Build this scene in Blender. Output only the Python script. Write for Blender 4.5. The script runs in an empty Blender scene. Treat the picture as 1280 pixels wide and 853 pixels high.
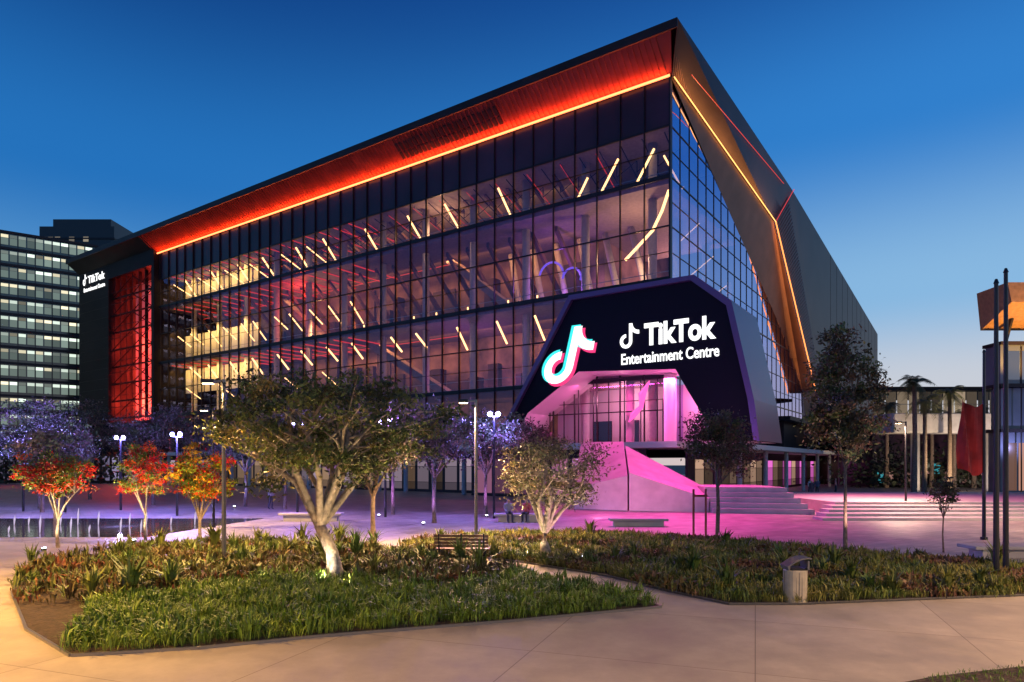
import bpy, math, random
import numpy as np
from mathutils import Vector, Matrix
random.seed(7); R=np.random.RandomState(11)
sc=bpy.context.scene
sc.view_settings.view_transform='Standard'
try: sc.view_settings.look='None'
except Exception: pass
sc.view_settings.exposure=0

# ------------------------------------------------------------ materials
def newmat(name):
    m=bpy.data.materials.new(name); m.use_nodes=True
    nt=m.node_tree; b=nt.nodes['Principled BSDF']; return m,nt,b
def mat(name,col,rough=.6,metal=0,spec=.5,noise=0,nscale=3.0,bump=0):
    m,nt,b=newmat(name)
    b.inputs['Base Color'].default_value=(*col,1); b.inputs['Roughness'].default_value=rough
    b.inputs['Metallic'].default_value=metal; b.inputs['Specular IOR Level'].default_value=spec
    if noise or bump:
        tc=nt.nodes.new('ShaderNodeTexCoord'); n=nt.nodes.new('ShaderNodeTexNoise')
        n.inputs['Scale'].default_value=nscale; n.inputs['Detail'].default_value=6
        nt.links.new(tc.outputs['Object'],n.inputs['Vector'])
        if noise:
            r=nt.nodes.new('ShaderNodeValToRGB')
            r.color_ramp.elements[0].position=.3; r.color_ramp.elements[1].position=.7
            r.color_ramp.elements[0].color=(*[c*(1-noise) for c in col],1)
            r.color_ramp.elements[1].color=(*[min(1,c*(1+noise)) for c in col],1)
            nt.links.new(n.outputs['Fac'],r.inputs['Fac']); nt.links.new(r.outputs['Color'],b.inputs['Base Color'])
        if bump:
            bp=nt.nodes.new('ShaderNodeBump'); bp.inputs['Strength'].default_value=bump; bp.inputs['Distance'].default_value=.05
            nt.links.new(n.outputs['Fac'],bp.inputs['Height']); nt.links.new(bp.outputs['Normal'],b.inputs['Normal'])
    return m
def emis(name,col,st,sample=False):
    m,nt,b=newmat(name)
    b.inputs['Base Color'].default_value=(.02,.02,.02,1)
    b.inputs['Emission Color'].default_value=(*col,1); b.inputs['Emission Strength'].default_value=st
    if not sample: m.cycles.emission_sampling='NONE'
    return m
def attrmat(name,rough=.6,translucent=0,emit=0):
    m,nt,b=newmat(name); a=nt.nodes.new('ShaderNodeAttribute'); a.attribute_name='Col'
    nt.links.new(a.outputs['Color'],b.inputs['Base Color']); b.inputs['Roughness'].default_value=rough
    if emit:
        nt.links.new(a.outputs['Color'],b.inputs['Emission Color']); b.inputs['Emission Strength'].default_value=emit
        m.cycles.emission_sampling='NONE'; b.inputs['Roughness'].default_value=.15
        nt.links.remove(b.inputs['Base Color'].links[0]); b.inputs['Base Color'].default_value=(.01,.012,.015,1)
    if translucent:
        t=nt.nodes.new('ShaderNodeBsdfTranslucent'); mx=nt.nodes.new('ShaderNodeMixShader')
        mx.inputs[0].default_value=translucent
        nt.links.new(a.outputs['Color'],t.inputs['Color']); nt.links.new(b.outputs[0],mx.inputs[1]); nt.links.new(t.outputs[0],mx.inputs[2])
        nt.links.new(mx.outputs[0],nt.nodes['Material Output'].inputs['Surface'])
    return m
def glassmat(name,tint,base=.07,gain=.75,power=3.0,gcol=(1,1,1),rough=.01):
    m=bpy.data.materials.new(name); m.use_nodes=True; nt=m.node_tree; nt.nodes.clear()
    o=nt.nodes.new('ShaderNodeOutputMaterial'); mx=nt.nodes.new('ShaderNodeMixShader')
    t=nt.nodes.new('ShaderNodeBsdfTransparent'); t.inputs[0].default_value=(*tint,1)
    g=nt.nodes.new('ShaderNodeBsdfGlossy'); g.inputs['Roughness'].default_value=rough; g.inputs['Color'].default_value=(*gcol,1)
    lw=nt.nodes.new('ShaderNodeLayerWeight'); lw.inputs['Blend'].default_value=.5
    p=nt.nodes.new('ShaderNodeMath'); p.operation='POWER'; p.inputs[1].default_value=power
    q=nt.nodes.new('ShaderNodeMath'); q.operation='MULTIPLY_ADD'; q.inputs[1].default_value=gain; q.inputs[2].default_value=base
    nt.links.new(lw.outputs['Facing'],p.inputs[0]); nt.links.new(p.outputs[0],q.inputs[0]); nt.links.new(q.outputs[0],mx.inputs[0])
    nt.links.new(t.outputs[0],mx.inputs[1]); nt.links.new(g.outputs[0],mx.inputs[2]); nt.links.new(mx.outputs[0],o.inputs[0])
    tc=nt.nodes.new('ShaderNodeTexCoord'); n=nt.nodes.new('ShaderNodeTexNoise'); n.inputs['Scale'].default_value=.35
    bp=nt.nodes.new('ShaderNodeBump'); bp.inputs['Strength'].default_value=.04; bp.inputs['Distance'].default_value=.3
    nt.links.new(tc.outputs['Object'],n.inputs['Vector']); nt.links.new(n.outputs['Fac'],bp.inputs['Height']); nt.links.new(bp.outputs['Normal'],g.inputs['Normal'])
    return m
def paving(name,col,bw,bh,mortar,mcol,rough,var=.25,offset=.5,bump=.15,rot=0):
    m,nt,b=newmat(name)
    tc=nt.nodes.new('ShaderNodeTexCoord'); mp=nt.nodes.new('ShaderNodeMapping'); mp.inputs['Rotation'].default_value[2]=rot
    br=nt.nodes.new('ShaderNodeTexBrick')
    br.offset=offset; br.inputs['Scale'].default_value=1; br.inputs['Brick Width'].default_value=bw; br.inputs['Row Height'].default_value=bh
    br.inputs['Mortar Size'].default_value=mortar; br.inputs['Color1'].default_value=(*[c*(1-var) for c in col],1)
    br.inputs['Color2'].default_value=(*[c*(1+var) for c in col],1); br.inputs['Mortar'].default_value=(*mcol,1)
    nt.links.new(tc.outputs['Object'],mp.inputs[0]); nt.links.new(mp.outputs[0],br.inputs['Vector'])
    n=nt.nodes.new('ShaderNodeTexNoise'); n.inputs['Scale'].default_value=.6; n.inputs['Detail'].default_value=9; n.inputs['Roughness'].default_value=.7
    nt.links.new(tc.outputs['Object'],n.inputs['Vector'])
    r=nt.nodes.new('ShaderNodeMapRange'); r.inputs[1].default_value=.3; r.inputs[2].default_value=.7; r.inputs[3].default_value=.66; r.inputs[4].default_value=1.12
    nt.links.new(n.outputs['Fac'],r.inputs[0])
    mx=nt.nodes.new('ShaderNodeMix'); mx.data_type='RGBA'; mx.blend_type='MULTIPLY'; mx.inputs[0].default_value=1
    nt.links.new(br.outputs['Color'],mx.inputs[6]); nt.links.new(r.outputs[0],mx.inputs[7]); nt.links.new(mx.outputs[2],b.inputs['Base Color'])
    r2=nt.nodes.new('ShaderNodeMapRange'); r2.inputs[1].default_value=.3; r2.inputs[2].default_value=.7; r2.inputs[3].default_value=rough*.75; r2.inputs[4].default_value=min(1,rough*1.3)
    nt.links.new(n.outputs['Fac'],r2.inputs[0]); nt.links.new(r2.outputs[0],b.inputs['Roughness'])
    n2=nt.nodes.new('ShaderNodeTexNoise'); n2.inputs['Scale'].default_value=40; nt.links.new(tc.outputs['Object'],n2.inputs['Vector'])
    bp=nt.nodes.new('ShaderNodeBump'); bp.inputs['Strength'].default_value=bump; bp.inputs['Distance'].default_value=.01
    nt.links.new(n2.outputs['Fac'],bp.inputs['Height']); nt.links.new(bp.outputs['Normal'],b.inputs['Normal'])
    return m

M={}
M['metal_dark']=mat('dark_metal_cladding',(.026,.018,.018),.5,.25,.25,noise=.3,nscale=.3)
M['wing_metal']=mat('wing_cladding',(.018,.013,.014),.55,.1,.15,noise=.3,nscale=.3)
M['metal_bronze']=mat('bronze_soffit',(.15,.075,.06),.5,.3,noise=.2,nscale=.5)
M['soffit']=mat('led_reddened_soffit',(.20,.038,.022),.6,.1,.2,noise=.25,nscale=.5)  # bronze base reddened so the red LED glow reads deeper
M['mullion']=mat('mullion_metal',(.025,.021,.026),.4,.5,.3)
M['glassL']=glassmat('facade_glass_long',(.84,.74,.78),.08,.45,3.6,(.70,.55,.95))
M['glassR']=glassmat('facade_glass_side',(.45,.42,.6),.40,.5,1.6,(.68,.66,1))
M['spandrel']=mat('spandrel_glass',(.035,.016,.03),.3,0,.3,noise=.4,nscale=.15)
M['slab']=mat('interior_slab',(.25,.20,.18),.7,noise=.15)
M['core']=mat('interior_wall',(.24,.15,.11),.7,noise=.75,nscale=.30)
M['white']=mat('white_plaster',(.62,.6,.58),.6)
M['column']=mat('concrete_column',(.42,.4,.4),.55,noise=.1)
M['concrete']=mat('pale_concrete',(.42,.39,.37),.6,noise=.15,nscale=1.2,bump=.1)
M['warmled']=emis('warm_led',(1,.60,.22),3.8)
M['orled']=emis('orange_red_led',(1,.22,.07),4.2)
M['redline']=emis('red_interior_line',(1,.05,.04),.8)
M['goldled']=emis('gold_led',(1,.45,.12),2.8)
M['screen']=mat('black_screen',(.004,.0035,.009),.5,0,.12)
M['rim']=mat('portal_rim_metal',(.11,.06,.15),.35,.5)
M['signwhite']=emis('sign_white',(1,1,1),1.6)
M['signcyan']=emis('sign_cyan',(.05,.9,.9),1.1)
M['signred']=emis('sign_red',(1,.04,.2),1.1)
M['pole']=mat('pole_metal',(.04,.04,.045),.4,.7)
M['polegrey']=mat('pole_grey',(.22,.21,.2),.4,.6)
M['timber']=mat('timber_slats',(.20,.10,.05),.5,noise=.3,nscale=6)
M['steel']=mat('brushed_steel',(.3,.3,.3),.3,.9)
M['cream']=mat('cream_paint',(.46,.40,.28),.5,noise=.12,nscale=5)
M['bark']=mat('bark',(.17,.12,.085),.85,noise=.45,nscale=9,bump=.8)
M['barkpale']=mat('bark_pale',(.32,.25,.18),.85,noise=.45,nscale=8,bump=.8)
M['leaf']=attrmat('leaves',.5,.25)
M['grass']=attrmat('grass_blades',.55,0)
M['soil']=mat('mulch_soil',(.05,.032,.022),.95,noise=.5,nscale=12,bump=1)
M['path']=paving('concrete_path',(.44,.375,.30),3.6,3.6,.010,(.24,.20,.16),.7,.05,0,.3,rot=.35)
M['plaza']=paving('granite_plaza',(.34,.30,.26),.9,.45,.012,(.13,.12,.11),.45,.22,.5,.2,rot=math.radians(-34.8))
M['ground']=mat('asphalt_ground',(.05,.05,.05),.8,noise=.3,nscale=.5)
M['water']=mat('wet_paving',(.05,.05,.06),.05,0,.7,bump=.12,nscale=2)
M['emwin']=attrmat('lit_windows',.2,0,1.0)
M['officeglass']=mat('office_glass',(.02,.03,.035),.1,0,.8)
M['violet']=emis('violet_flood',(.42,.42,1),45)
M['whitelamp']=emis('white_lamp',(.8,.85,1),25)
M['warmlamp']=emis('warm_lamp',(1,.7,.35),18)
M['pinkem']=emis('pink_neon',(1,.10,.45),1.4)

# ------------------------------------------------------------ mesh builder
class MB:
    def __init__(s): s.v=[]; s.f=[]
    def poly(s,pts):
        n=len(s.v); s.v+= [tuple(p) for p in pts]; s.f.append(tuple(range(n,n+len(pts)))); return s
    def hexa(s,p):
        n=len(s.v); s.v+=[tuple(q) for q in p]
        for f in ((0,3,2,1),(4,5,6,7),(0,1,5,4),(1,2,6,5),(2,3,7,6),(3,0,4,7)): s.f.append(tuple(n+i for i in f))
        return s
    def box(s,x0,x1,y0,y1,z0,z1,T=None):
        T=T or (lambda a,b,c:(a,b,c))
        return s.hexa([T(x0,y0,z0),T(x1,y0,z0),T(x1,y1,z0),T(x0,y1,z0),T(x0,y0,z1),T(x1,y0,z1),T(x1,y1,z1),T(x0,y1,z1)])
    def tube(s,pts,rad,n=6,cap=True):
        pts=[Vector(p) for p in pts]
        if not hasattr(rad,'__len__'): rad=[rad]*len(pts)
        base=len(s.v)
        for i,p in enumerate(pts):
            d=(pts[min(i+1,len(pts)-1)]-pts[max(i-1,0)]).normalized()
            a=d.cross(Vector((0,0,1)));
            if a.length<.05: a=d.cross(Vector((0,1,0)))
            a.normalize(); b=d.cross(a)
            for k in range(n):
                t=2*math.pi*k/n; s.v.append(tuple(p+(a*math.cos(t)+b*math.sin(t))*rad[i]))
        for i in range(len(pts)-1):
            for k in range(n):
                k2=(k+1)%n; s.f.append((base+i*n+k,base+i*n+k2,base+(i+1)*n+k2,base+(i+1)*n+k))
        if cap:
            s.f.append(tuple(base+k for k in range(n))); s.f.append(tuple(base+(len(pts)-1)*n+k for k in range(n)))
        return s
    def obj(s,name,m,parent=None,smooth=False,bevel=0):
        me=bpy.data.meshes.new(name); me.from_pydata(s.v,[],s.f); me.update()
        o=bpy.data.objects.new(name,me); sc.collection.objects.link(o); me.materials.append(m)
        if smooth: me.shade_smooth()
        if parent: o.parent=parent
        if bevel:
            b=o.modifiers.new('bevel','BEVEL'); b.width=bevel; b.segments=2; b.limit_method='ANGLE'
        return o
def empty(name,loc=(0,0,0)):
    e=bpy.data.objects.new(name,None); sc.collection.objects.link(e); e.location=loc; e.empty_display_size=.3; return e
def rawmesh(name,v,f,m,col=None,parent=None):
    me=bpy.data.meshes.new(name); me.from_pydata(v.tolist() if hasattr(v,'tolist') else v,[],f.tolist() if hasattr(f,'tolist') else f)
    if col is not None:
        a=me.color_attributes.new('Col','FLOAT_COLOR','POINT')
        c=np.ones((len(v),4),dtype=np.float32); c[:,:3]=col; a.data.foreach_set('color',c.ravel())
    me.materials.append(m); o=bpy.data.objects.new(name,me); sc.collection.objects.link(o)
    if parent: o.parent=parent
    return o

# building frame: s along long facade (to the left), o outward from it, z up
U=(-.8215,.5702); N=(-.5702,-.8215)
def BP(s,o,z): return (14+U[0]*s+N[0]*o, 59+U[1]*s+N[1]*o, z)
def light(kind,name,loc,power,col,parent=None,size=.2,size_y=None,target=None,angle=None,blend=.5):
    l=bpy.data.lights.new(name,kind); l.energy=power; l.color=col
    if kind=='AREA':
        l.shape='RECTANGLE'; l.size=size; l.size_y=size_y or size
    elif kind in('POINT','SPOT'): l.shadow_soft_size=size
    if kind=='SPOT': l.spot_size=math.radians(angle or 70); l.spot_blend=blend
    o=bpy.data.objects.new(name,l); sc.collection.objects.link(o); o.location=loc
    if target is not None:
        d=Vector(target)-Vector(loc); o.rotation_euler=d.to_track_quat('-Z','Y').to_euler()
    if parent: o.parent=parent
    return o
def strip(name,p0,p1,width,direction,power,col,parent):
    p0=Vector(p0);p1=Vector(p1); x=(p1-p0).normalized(); z=-Vector(direction).normalized(); z=(z-x*z.dot(x)).normalized(); y=z.cross(x)
    l=bpy.data.lights.new(name,'AREA'); l.shape='RECTANGLE'; l.size=(p1-p0).length; l.size_y=width; l.energy=power; l.color=col
    o=bpy.data.objects.new(name,l); sc.collection.objects.link(o)
    m=Matrix((( x.x,y.x,z.x,0),(x.y,y.y,z.y,0),(x.z,y.z,z.z,0),(0,0,0,1))); m.translation=(p0+p1)/2
    o.matrix_world=m
    if parent: o.parent=parent
    return o

# ------------------------------------------------------------ world
w=bpy.data.worlds.new('World'); sc.world=w; w.use_nodes=True; nt=w.node_tree
bg=nt.nodes['Background']
tc=nt.nodes.new('ShaderNodeTexCoord'); sx=nt.nodes.new('ShaderNodeSeparateXYZ'); nt.links.new(tc.outputs['Generated'],sx.inputs[0])
def ramp(stops):
    r=nt.nodes.new('ShaderNodeValToRGB'); e=r.color_ramp.elements; r.color_ramp.interpolation='EASE'
    while len(e)>1: e.remove(e[0])
    e[0].position=stops[0][0]; e[0].color=(*stops[0][1],1)
    for p,c in stops[1:]:
        k=e.new(p); k.color=(*c,1)
    nt.links.new(sx.outputs['Z'],r.inputs['Fac']); return r
ra=ramp([(0,(.24,.40,.58)),(.18,(.11,.33,.64)),(.36,(.016,.165,.50)),(.60,(.003,.045,.22)),(1,(.001,.015,.10))])
rb=ramp([(0,(.78,.60,.54)),(.10,(.56,.60,.68)),(.22,(.24,.47,.74)),(.42,(.028,.21,.60)),(.64,(.004,.06,.29)),(1,(.001,.02,.12))])
az=nt.nodes.new('ShaderNodeMapRange'); az.interpolation_type='SMOOTHSTEP'; az.inputs[1].default_value=-.5; az.inputs[2].default_value=.55
nt.links.new(sx.outputs['X'],az.inputs[0])
mx=nt.nodes.new('ShaderNodeMix'); mx.data_type='RGBA'; nt.links.new(az.outputs[0],mx.inputs[0]); nt.links.new(ra.outputs[0],mx.inputs[6]); nt.links.new(rb.outputs[0],mx.inputs[7])
sky=nt.nodes.new('ShaderNodeTexSky'); sky.sky_type='NISHITA'; sky.sun_disc=False; sky.sun_elevation=math.radians(-2); sky.sun_rotation=math.radians(70)
ad=nt.nodes.new('ShaderNodeMix'); ad.data_type='RGBA'; ad.blend_type='ADD'; ad.inputs[0].default_value=.02
nt.links.new(mx.outputs[2],ad.inputs[6]); nt.links.new(sky.outputs[0],ad.inputs[7])
nt.links.new(ad.outputs[2],bg.inputs['Color']); bg.inputs['Strength'].default_value=1.0

# ------------------------------------------------------------ ground
def sheet(name,pts,z,m,thick=0):
    b=MB(); b.poly([(x,y,z) for x,y in pts])
    if thick:
        n=len(pts)
        for i in range(n):
            a=pts[i]; c=pts[(i+1)%n]; b.poly([(a[0],a[1],z-thick),(c[0],c[1],z-thick),(c[0],c[1],z),(a[0],a[1],z)])
    return b.obj(name,m)
sheet('ground',[(-900,-400),(900,-400),(900,1500),(-900,1500)],0,M['ground'])
sheet('plaza_paving',[(-160,18),(160,18),(160,200),(-160,200)],.004,M['plaza'])
sheet('concrete_path',[(-60,-30),(60,-30),(60,20.0),(17,20.6),(10.7,25.6),(7,29),(2,31.4),(-3.2,30),(-5.5,27.5),(-11,27.6),(-15,26),(-22,27.5),(-60,28)],.008,M['path'])
bed1=[(-14.8,20.2),(-12.2,16.3),(-9.3,12.8),(-7.3,11.05),(-5.4,11.5),(-3.54,12.3),(0,13.5),(3.3,14.8),(2.6,16),(1.3,17.7),(-2.1,21.5),(-4.9,24.2),(-7.5,25.6),(-10.6,25.7),(-14.2,24.2),(-15.2,22)]
bed2=[(-4.2,25.1),(-3.6,27.5),(-1.5,29.4),(2.2,30.2),(5,29.4),(7.1,28),(10.7,24.7),(15.5,20.1),(19.6,19),(24,18.6),(24,16.6),(17,16.5),(12.3,16.06),(6.5,15.06),(4.9,15.05),(3.9,16.6),(2.6,19.0),(.3,21.5)]
sheet('garden_bed_soil',bed1,.05,M['soil'],.06); sheet('garden_bed_soil',bed2,.05,M['soil'],.06)
for poly in (bed1,bed2):
    b=MB(); n=len(poly)
    for i in range(n):
        a=Vector(poly[i]); d=Vector(poly[(i+1)%n]); t=(d-a).normalized(); nn=Vector((t.y,-t.x))*.05
        b.hexa([(a.x,a.y,0),(d.x,d.y,0),(d.x+nn.x,d.y+nn.y,0),(a.x+nn.x,a.y+nn.y,0),(a.x,a.y,.06),(d.x,d.y,.06),(d.x+nn.x,d.y+nn.y,.06),(a.x+nn.x,a.y+nn.y,.06)])
    b.obj('garden_edging',M['polegrey'])
lawn=[(4.6,9.2),(6.3,9.95),(8.2,10.5),(12,11.2),(20,11.6),(20,-3),(4,-3),(3.9,4)]
sheet('lawn_soil',lawn,.03,M['soil'],.04)

def inpoly(px,py,poly):
    inside=np.zeros(len(px),bool); n=len(poly); j=n-1
    for i in range(n):
        xi,yi=poly[i]; xj,yj=poly[j]
        c=((yi>py)!=(yj>py))&(px<(xj-xi)*(py-yi)/(yj-yi+1e-12)+xi); inside^=c; j=i
    return inside
def sample(poly,n):
    P=np.array(poly); lo=P.min(0); hi=P.max(0)
    x=R.uniform(lo[0],hi[0],n*4); y=R.uniform(lo[1],hi[1],n*4); k=inpoly(x,y,poly); return np.c_[x[k],y[k]][:n]
def nz(x,y,f=.6,ph=0):
    return .5+.25*np.sin(x*f*2.1+ph+np.sin(y*f*1.7+ph*2)*1.3)+.25*np.sin(y*f*2.9-ph+np.sin(x*f*1.3)*1.7)
def blades(name,pts,nb,L,W,colA,colB,upright=.6,jit=.06,z0=.05):
    n=len(pts); c=np.repeat(pts,nb,0); m=len(c)
    clump=.65+.7*nz(pts[:,0],pts[:,1],2.3,1)
    sz=np.repeat(R.uniform(.55,1.3,n)*clump,nb)*R.uniform(.7,1.2,m)*L
    ang=R.uniform(0,2*np.pi,m); lean=R.uniform(.1,1,m)*(1-upright)*1.5
    bx=c[:,0]+R.normal(0,jit,m); by=c[:,1]+R.normal(0,jit,m)
    dx=np.cos(ang);dy=np.sin(ang)
    mid=.55; V=np.zeros((m,4,3))
    V[:,0]=np.c_[bx,by,np.full(m,z0)]
    mxp=bx+dx*sz*lean*.35; myp=by+dy*sz*lean*.35; mz=z0+sz*mid
    w_=W*sz/L*.5
    V[:,1]=np.c_[mxp-dy*w_,myp+dx*w_,mz]; V[:,3]=np.c_[mxp+dy*w_,myp-dx*w_,mz]
    V[:,2]=np.c_[bx+dx*sz*lean,by+dy*sz*lean,z0+sz*np.clip(1-lean*.45,.15,1)]
    t=np.repeat(np.clip(nz(pts[:,0],pts[:,1],.9,len(pts)%7)+R.normal(0,.25,n),0,1),nb)[:,None]
    col=(np.array(colA)*(1-t)+np.array(colB)*t)*R.uniform(.5,1.6,(m,1))
    col=np.repeat(col,4,0)
    F=np.arange(m*4).reshape(m,4)
    return rawmesh(name,V.reshape(-1,3),F,M['grass'],col)
p=sample(bed1,15000)
front=p[:,1]<18.5+1.2*np.sin(p[:,0]*.8)+.25*p[:,0]
leftedge=(p[:,0]<-8.6-(p[:,1]-11)*.52+1.2)
bare=leftedge&(R.rand(len(p))<.85)
pf=p[front&~leftedge]; pb=p[(~front)&~bare]
blades('grass_groundcover',pf,9,.30,.026,(.06,.13,.010),(.17,.26,.025),.38)
blades('grass_groundcover',pb[::2],9,.36,.05,(.12,.08,.03),(.11,.16,.03),.45)
blades('shrub_groundcover',pb[1::3],9,.30,.07,(.18,.05,.025),(.09,.12,.02),.4,.1)
k=R.rand(len(pb))<.006
blades('flax_plants',pb[k],34,.75,.06,(.07,.13,.025),(.20,.22,.04),.5,.05)
p=sample(bed2,16000)
z2=nz(p[:,0],p[:,1],.5,2)
blades('grass_groundcover',p[z2>.40],8,.28,.026,(.10,.15,.02),(.25,.22,.04),.42)
blades('shrub_groundcover',p[z2<=.46],9,.24,.06,(.17,.07,.035),(.12,.15,.025),.4,.09)
k=(R.rand(len(p))<.004)
blades('flax_plants',p[k],34,.6,.06,(.08,.13,.02),(.20,.20,.04),.5,.05)
blades('lawn_grass',sample(lawn,14000),5,.09,.012,(.05,.12,.012),(.10,.18,.015),.5,.03,.03)

# ------------------------------------------------------------ main building
B=empty('entertainment_centre')
ZL=37.5
MB().poly([BP(0,0,5),BP(87,0,5),BP(87,0,33.2),BP(0,0,33.2)]).obj('long_facade_glass',M['glassL'],B)
MB().poly([BP(0,0,33.2),BP(87,0,33.2),BP(87,0,ZL),BP(0,0,ZL)]).obj('top_spandrel_panels',M['spandrel'],B)
b=MB()
for i in range(37):
    s=i*2.4; b.box(s-.04,s+.04,.004,.20,5,ZL,BP)
for z,t in ((33.2,.09),(28.7,.2),(24.3,.06),(19.6,.22),(15.3,.06),(11.0,.2),(31,.02),(22,.02),(13.1,.02),(8,.05)):
    b.box(.07,87,.005,.13,z-t,z+t,BP)
b.box(-.15,.02,-.15,.3,5,ZL,BP)
b.obj('long_facade_mullions',M['mullion'],B)
side=[(0,5),(0,37.4),(15.4,31.6),(45.2,20.5),(55.2,14.5),(60,5)]
MB().poly([BP(0,-q,z) for q,z in side]).obj('side_facade_glass',M['glassR'],B)
def topz(q):
    for (q0,z0),(q1,z1) in zip(side[1:],side[2:]):
        if q0<=q<=q1: return z0+(z1-z0)*(q-q0)/(q1-q0)
    return 5
def endq(z):
    for (q0,z0),(q1,z1) in zip(side[1:],side[2:]):
        if z1<=z<=z0: return q0+(q1-q0)*(z-z0)/(z1-z0)
    return 0
b=MB()
for i in range(1,25):
    q=i*2.4; b.box(-.06,-.004,-q-.025,-q+.025,5,topz(q),BP)
for z,t in ((33.2,.05),(28.7,.06),(24.3,.04),(19.6,.08),(15.3,.04),(11,.08),(31,.02),(26.5,.02),(22,.02),(17.4,.02),(13.1,.02)):
    b.box(-.055,-.005,-endq(z),0,z-t,z+t,BP)
b.obj('side_facade_mullions',M['mullion'],B)
b=MB()
b.poly([BP(-1.2,2.9,39.75),BP(87.2,2.9,39.75),BP(87.2,0,37.5),BP(-.15,0,37.5)])
b.obj('roof_soffit',M['soffit'],B)
MB().poly([BP(87.2,2.9,39.75),BP(114,2.9,39.75),BP(114,0,37.5),BP(87.2,0,37.5)]).obj('wing_soffit',M['wing_metal'],B)
b=MB()
n_r=int(88/.55)
for i in range(n_r):
    s=.2+i*.55
    b.hexa([BP(s,.02,37.40),BP(s+.16,.02,37.40),BP(s+.16,2.9,39.62),BP(s,2.9,39.62),BP(s,.02,37.56),BP(s+.16,.02,37.56),BP(s+.16,2.9,39.8),BP(s,2.9,39.8)])
b.obj('soffit_ribs',M['soffit'],B)
b=MB()
for i in range(22):
    s=17.5+i*.65
    for (a,c) in ((.9,1.5),(1.65,2.3)):
        z0=37.5+a*.776; z1=37.5+c*.776
        b.hexa([BP(s,a,z0-.16),BP(s+.42,a,z0-.16),BP(s+.42,c,z1-.16),BP(s,c,z1-.16),BP(s,a,z0),BP(s+.42,a,z0),BP(s+.42,c,z1),BP(s,c,z1)])
b.obj('soffit_vent_louvres',M['metal_dark'],B)
b=MB()
b.box(-1.8,114,2.9,3.05,39.6,40.4,BP)
b.poly([BP(-1.8,3.05,40.4),BP(-1.8,-39.5,40.4),BP(-1.8,-136.6,36.3),BP(114,-136.6,36.3),BP(114,3.05,40.4)])
b.obj('roof',M['metal_dark'],B)
Rr=(-1.8,3,40.4); Q=(-1.8,-39.5,40.4); G0=(-.15,0.05,37.3); G1=(-1.8,-29.4,33.0); G2=(-1.8,-54.8,14.3); Bf=(-1.8,-62.7,15.0); E1=(-1.8,-136.6,36.3); E0=(-1.8,-136.6,5)
b=MB()
b.poly([BP(*Rr),BP(*Q),BP(*G1)]).poly([BP(*Rr),BP(*G1),BP(*G0)])
b.poly([BP(*Rr),BP(*G0),BP(-1.8,3,39.6)])
b.poly([BP(*Q),BP(*Bf),BP(*G2),BP(*G1)])
b.obj('side_frame_cladding',mat('frame_metal',(.05,.032,.028),.5,.3,.3,noise=.3,nscale=.2),B)
MB().poly([BP(*Q),BP(*E1),BP(*E0),BP(-1.8,-66,5),BP(*Bf)]).poly([BP(*E1),BP(114,-136.6,36.3),BP(114,-136.6,5),BP(*E0)]).obj('side_wall_cladding',mat('side_wall_metal',(.045,.032,.032),.5,.3,.3,noise=.2,nscale=.2),B)
b=MB()
g=[BP(0,-q,z) for q,z in side]
b.poly([BP(*G0),BP(*G1),g[2]]).poly([BP(*G1),g[3],g[2]])
b.poly([BP(*G1),BP(*G2),g[4],g[3]])
b.poly([BP(*G2),BP(*Bf),BP(-1.8,-66,5),g[5],g[4]])
b.obj('side_reveal_soffit',M['metal_bronze'],B)
b=MB()
def lerp(a,c,t): return tuple(a[i]+(c[i]-a[i])*t for i in range(3))
for i in range(90):
    t=i/90
    A=lerp(G0,G1,t); A2=(A[0]-.08,A[1],A[2]); up=lerp(Rr,Q,t); d=lerp(A,up,.40)
    b.tube([BP(*A2),BP(d[0]-.05,d[1],d[2])],.045,4)
for i in range(64):
    t=i/64; A=lerp(G1,G2,t); up=lerp(Q,Bf,t); d=lerp(A,up,.75)
    b.tube([BP(A[0]-.08,A[1],A[2]),BP(d[0]-.05,d[1],d[2])],.05,4)
b.obj('side_frame_ribs',M['metal_bronze'],B)
b=MB()
for i in range(1,12):
    q=62.7+i*6.2; zt=40.4-(q-39.5)/(97.1)*4.1
    b.box(-1.83,-1.801,-q-.03,-q+.03,5,zt-.1,BP)
b.obj('side_wall_joints',M['mullion'],B)
MB().tube([BP(-.1,.34,37.42),BP(87,.34,37.42)],.11,6).obj('roof_led_strip',M['orled'],B)
for i in range(4):
    a=.2+i*21.7; strip('roof_led_light',BP(a,.50,37.40),BP(a+21.5,.50,37.40),.10,(N[0]*.7,N[1]*.7,1),1050,(1,.11,.02),B)
def off(P,d=(-.25,0,0)): return (P[0]+d[0],P[1]+d[1],P[2]+d[2])
MB().tube([BP(*off(G0)),BP(*off(G1))],.055,6).obj('gold_led_strip',M['goldled'],B)
MB().tube([BP(*off(G1)),BP(*off(G2))],.08,6).obj('gold_led_strip_lower',emis('amber_led',(1,.28,.07),2.4),B)
MB().tube([BP(-1.95,0,37.0),BP(-1.95,-34,39.3)],.035,5).obj('red_accent_line',M['redline'],B)
MB().tube([BP(*off(Q)),BP(*off(G1))],.05,5).obj('red_accent_line',M['redline'],B)
strip('gold_strip_light',BP(*off(G0,(-.7,0,-.4))),BP(*off(G1,(-.7,0,-.4))),.12,(.65,.1,1.2),1700,(1,.45,.12),B)
strip('gold_strip_light',BP(*off(G1,(-.9,1,-.2))),BP(*off(G2,(-.9,1,-.2))),.12,(.57,.82,.3),1500,(1,.42,.12),B)
b=MB(); b.box(12,113,-136,-11,5,39,BP); b.obj('auditorium_core',M['core'],B)
b=MB()
for z in (28.3,19.2,10.8): 
    b.box(.3,87,-10.9,-.5,z,z+.55,BP); b.box(.3,11.9,-60 if z<14 else (-44 if z<22 else -21),-10.9,z,z+.55,BP)
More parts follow.
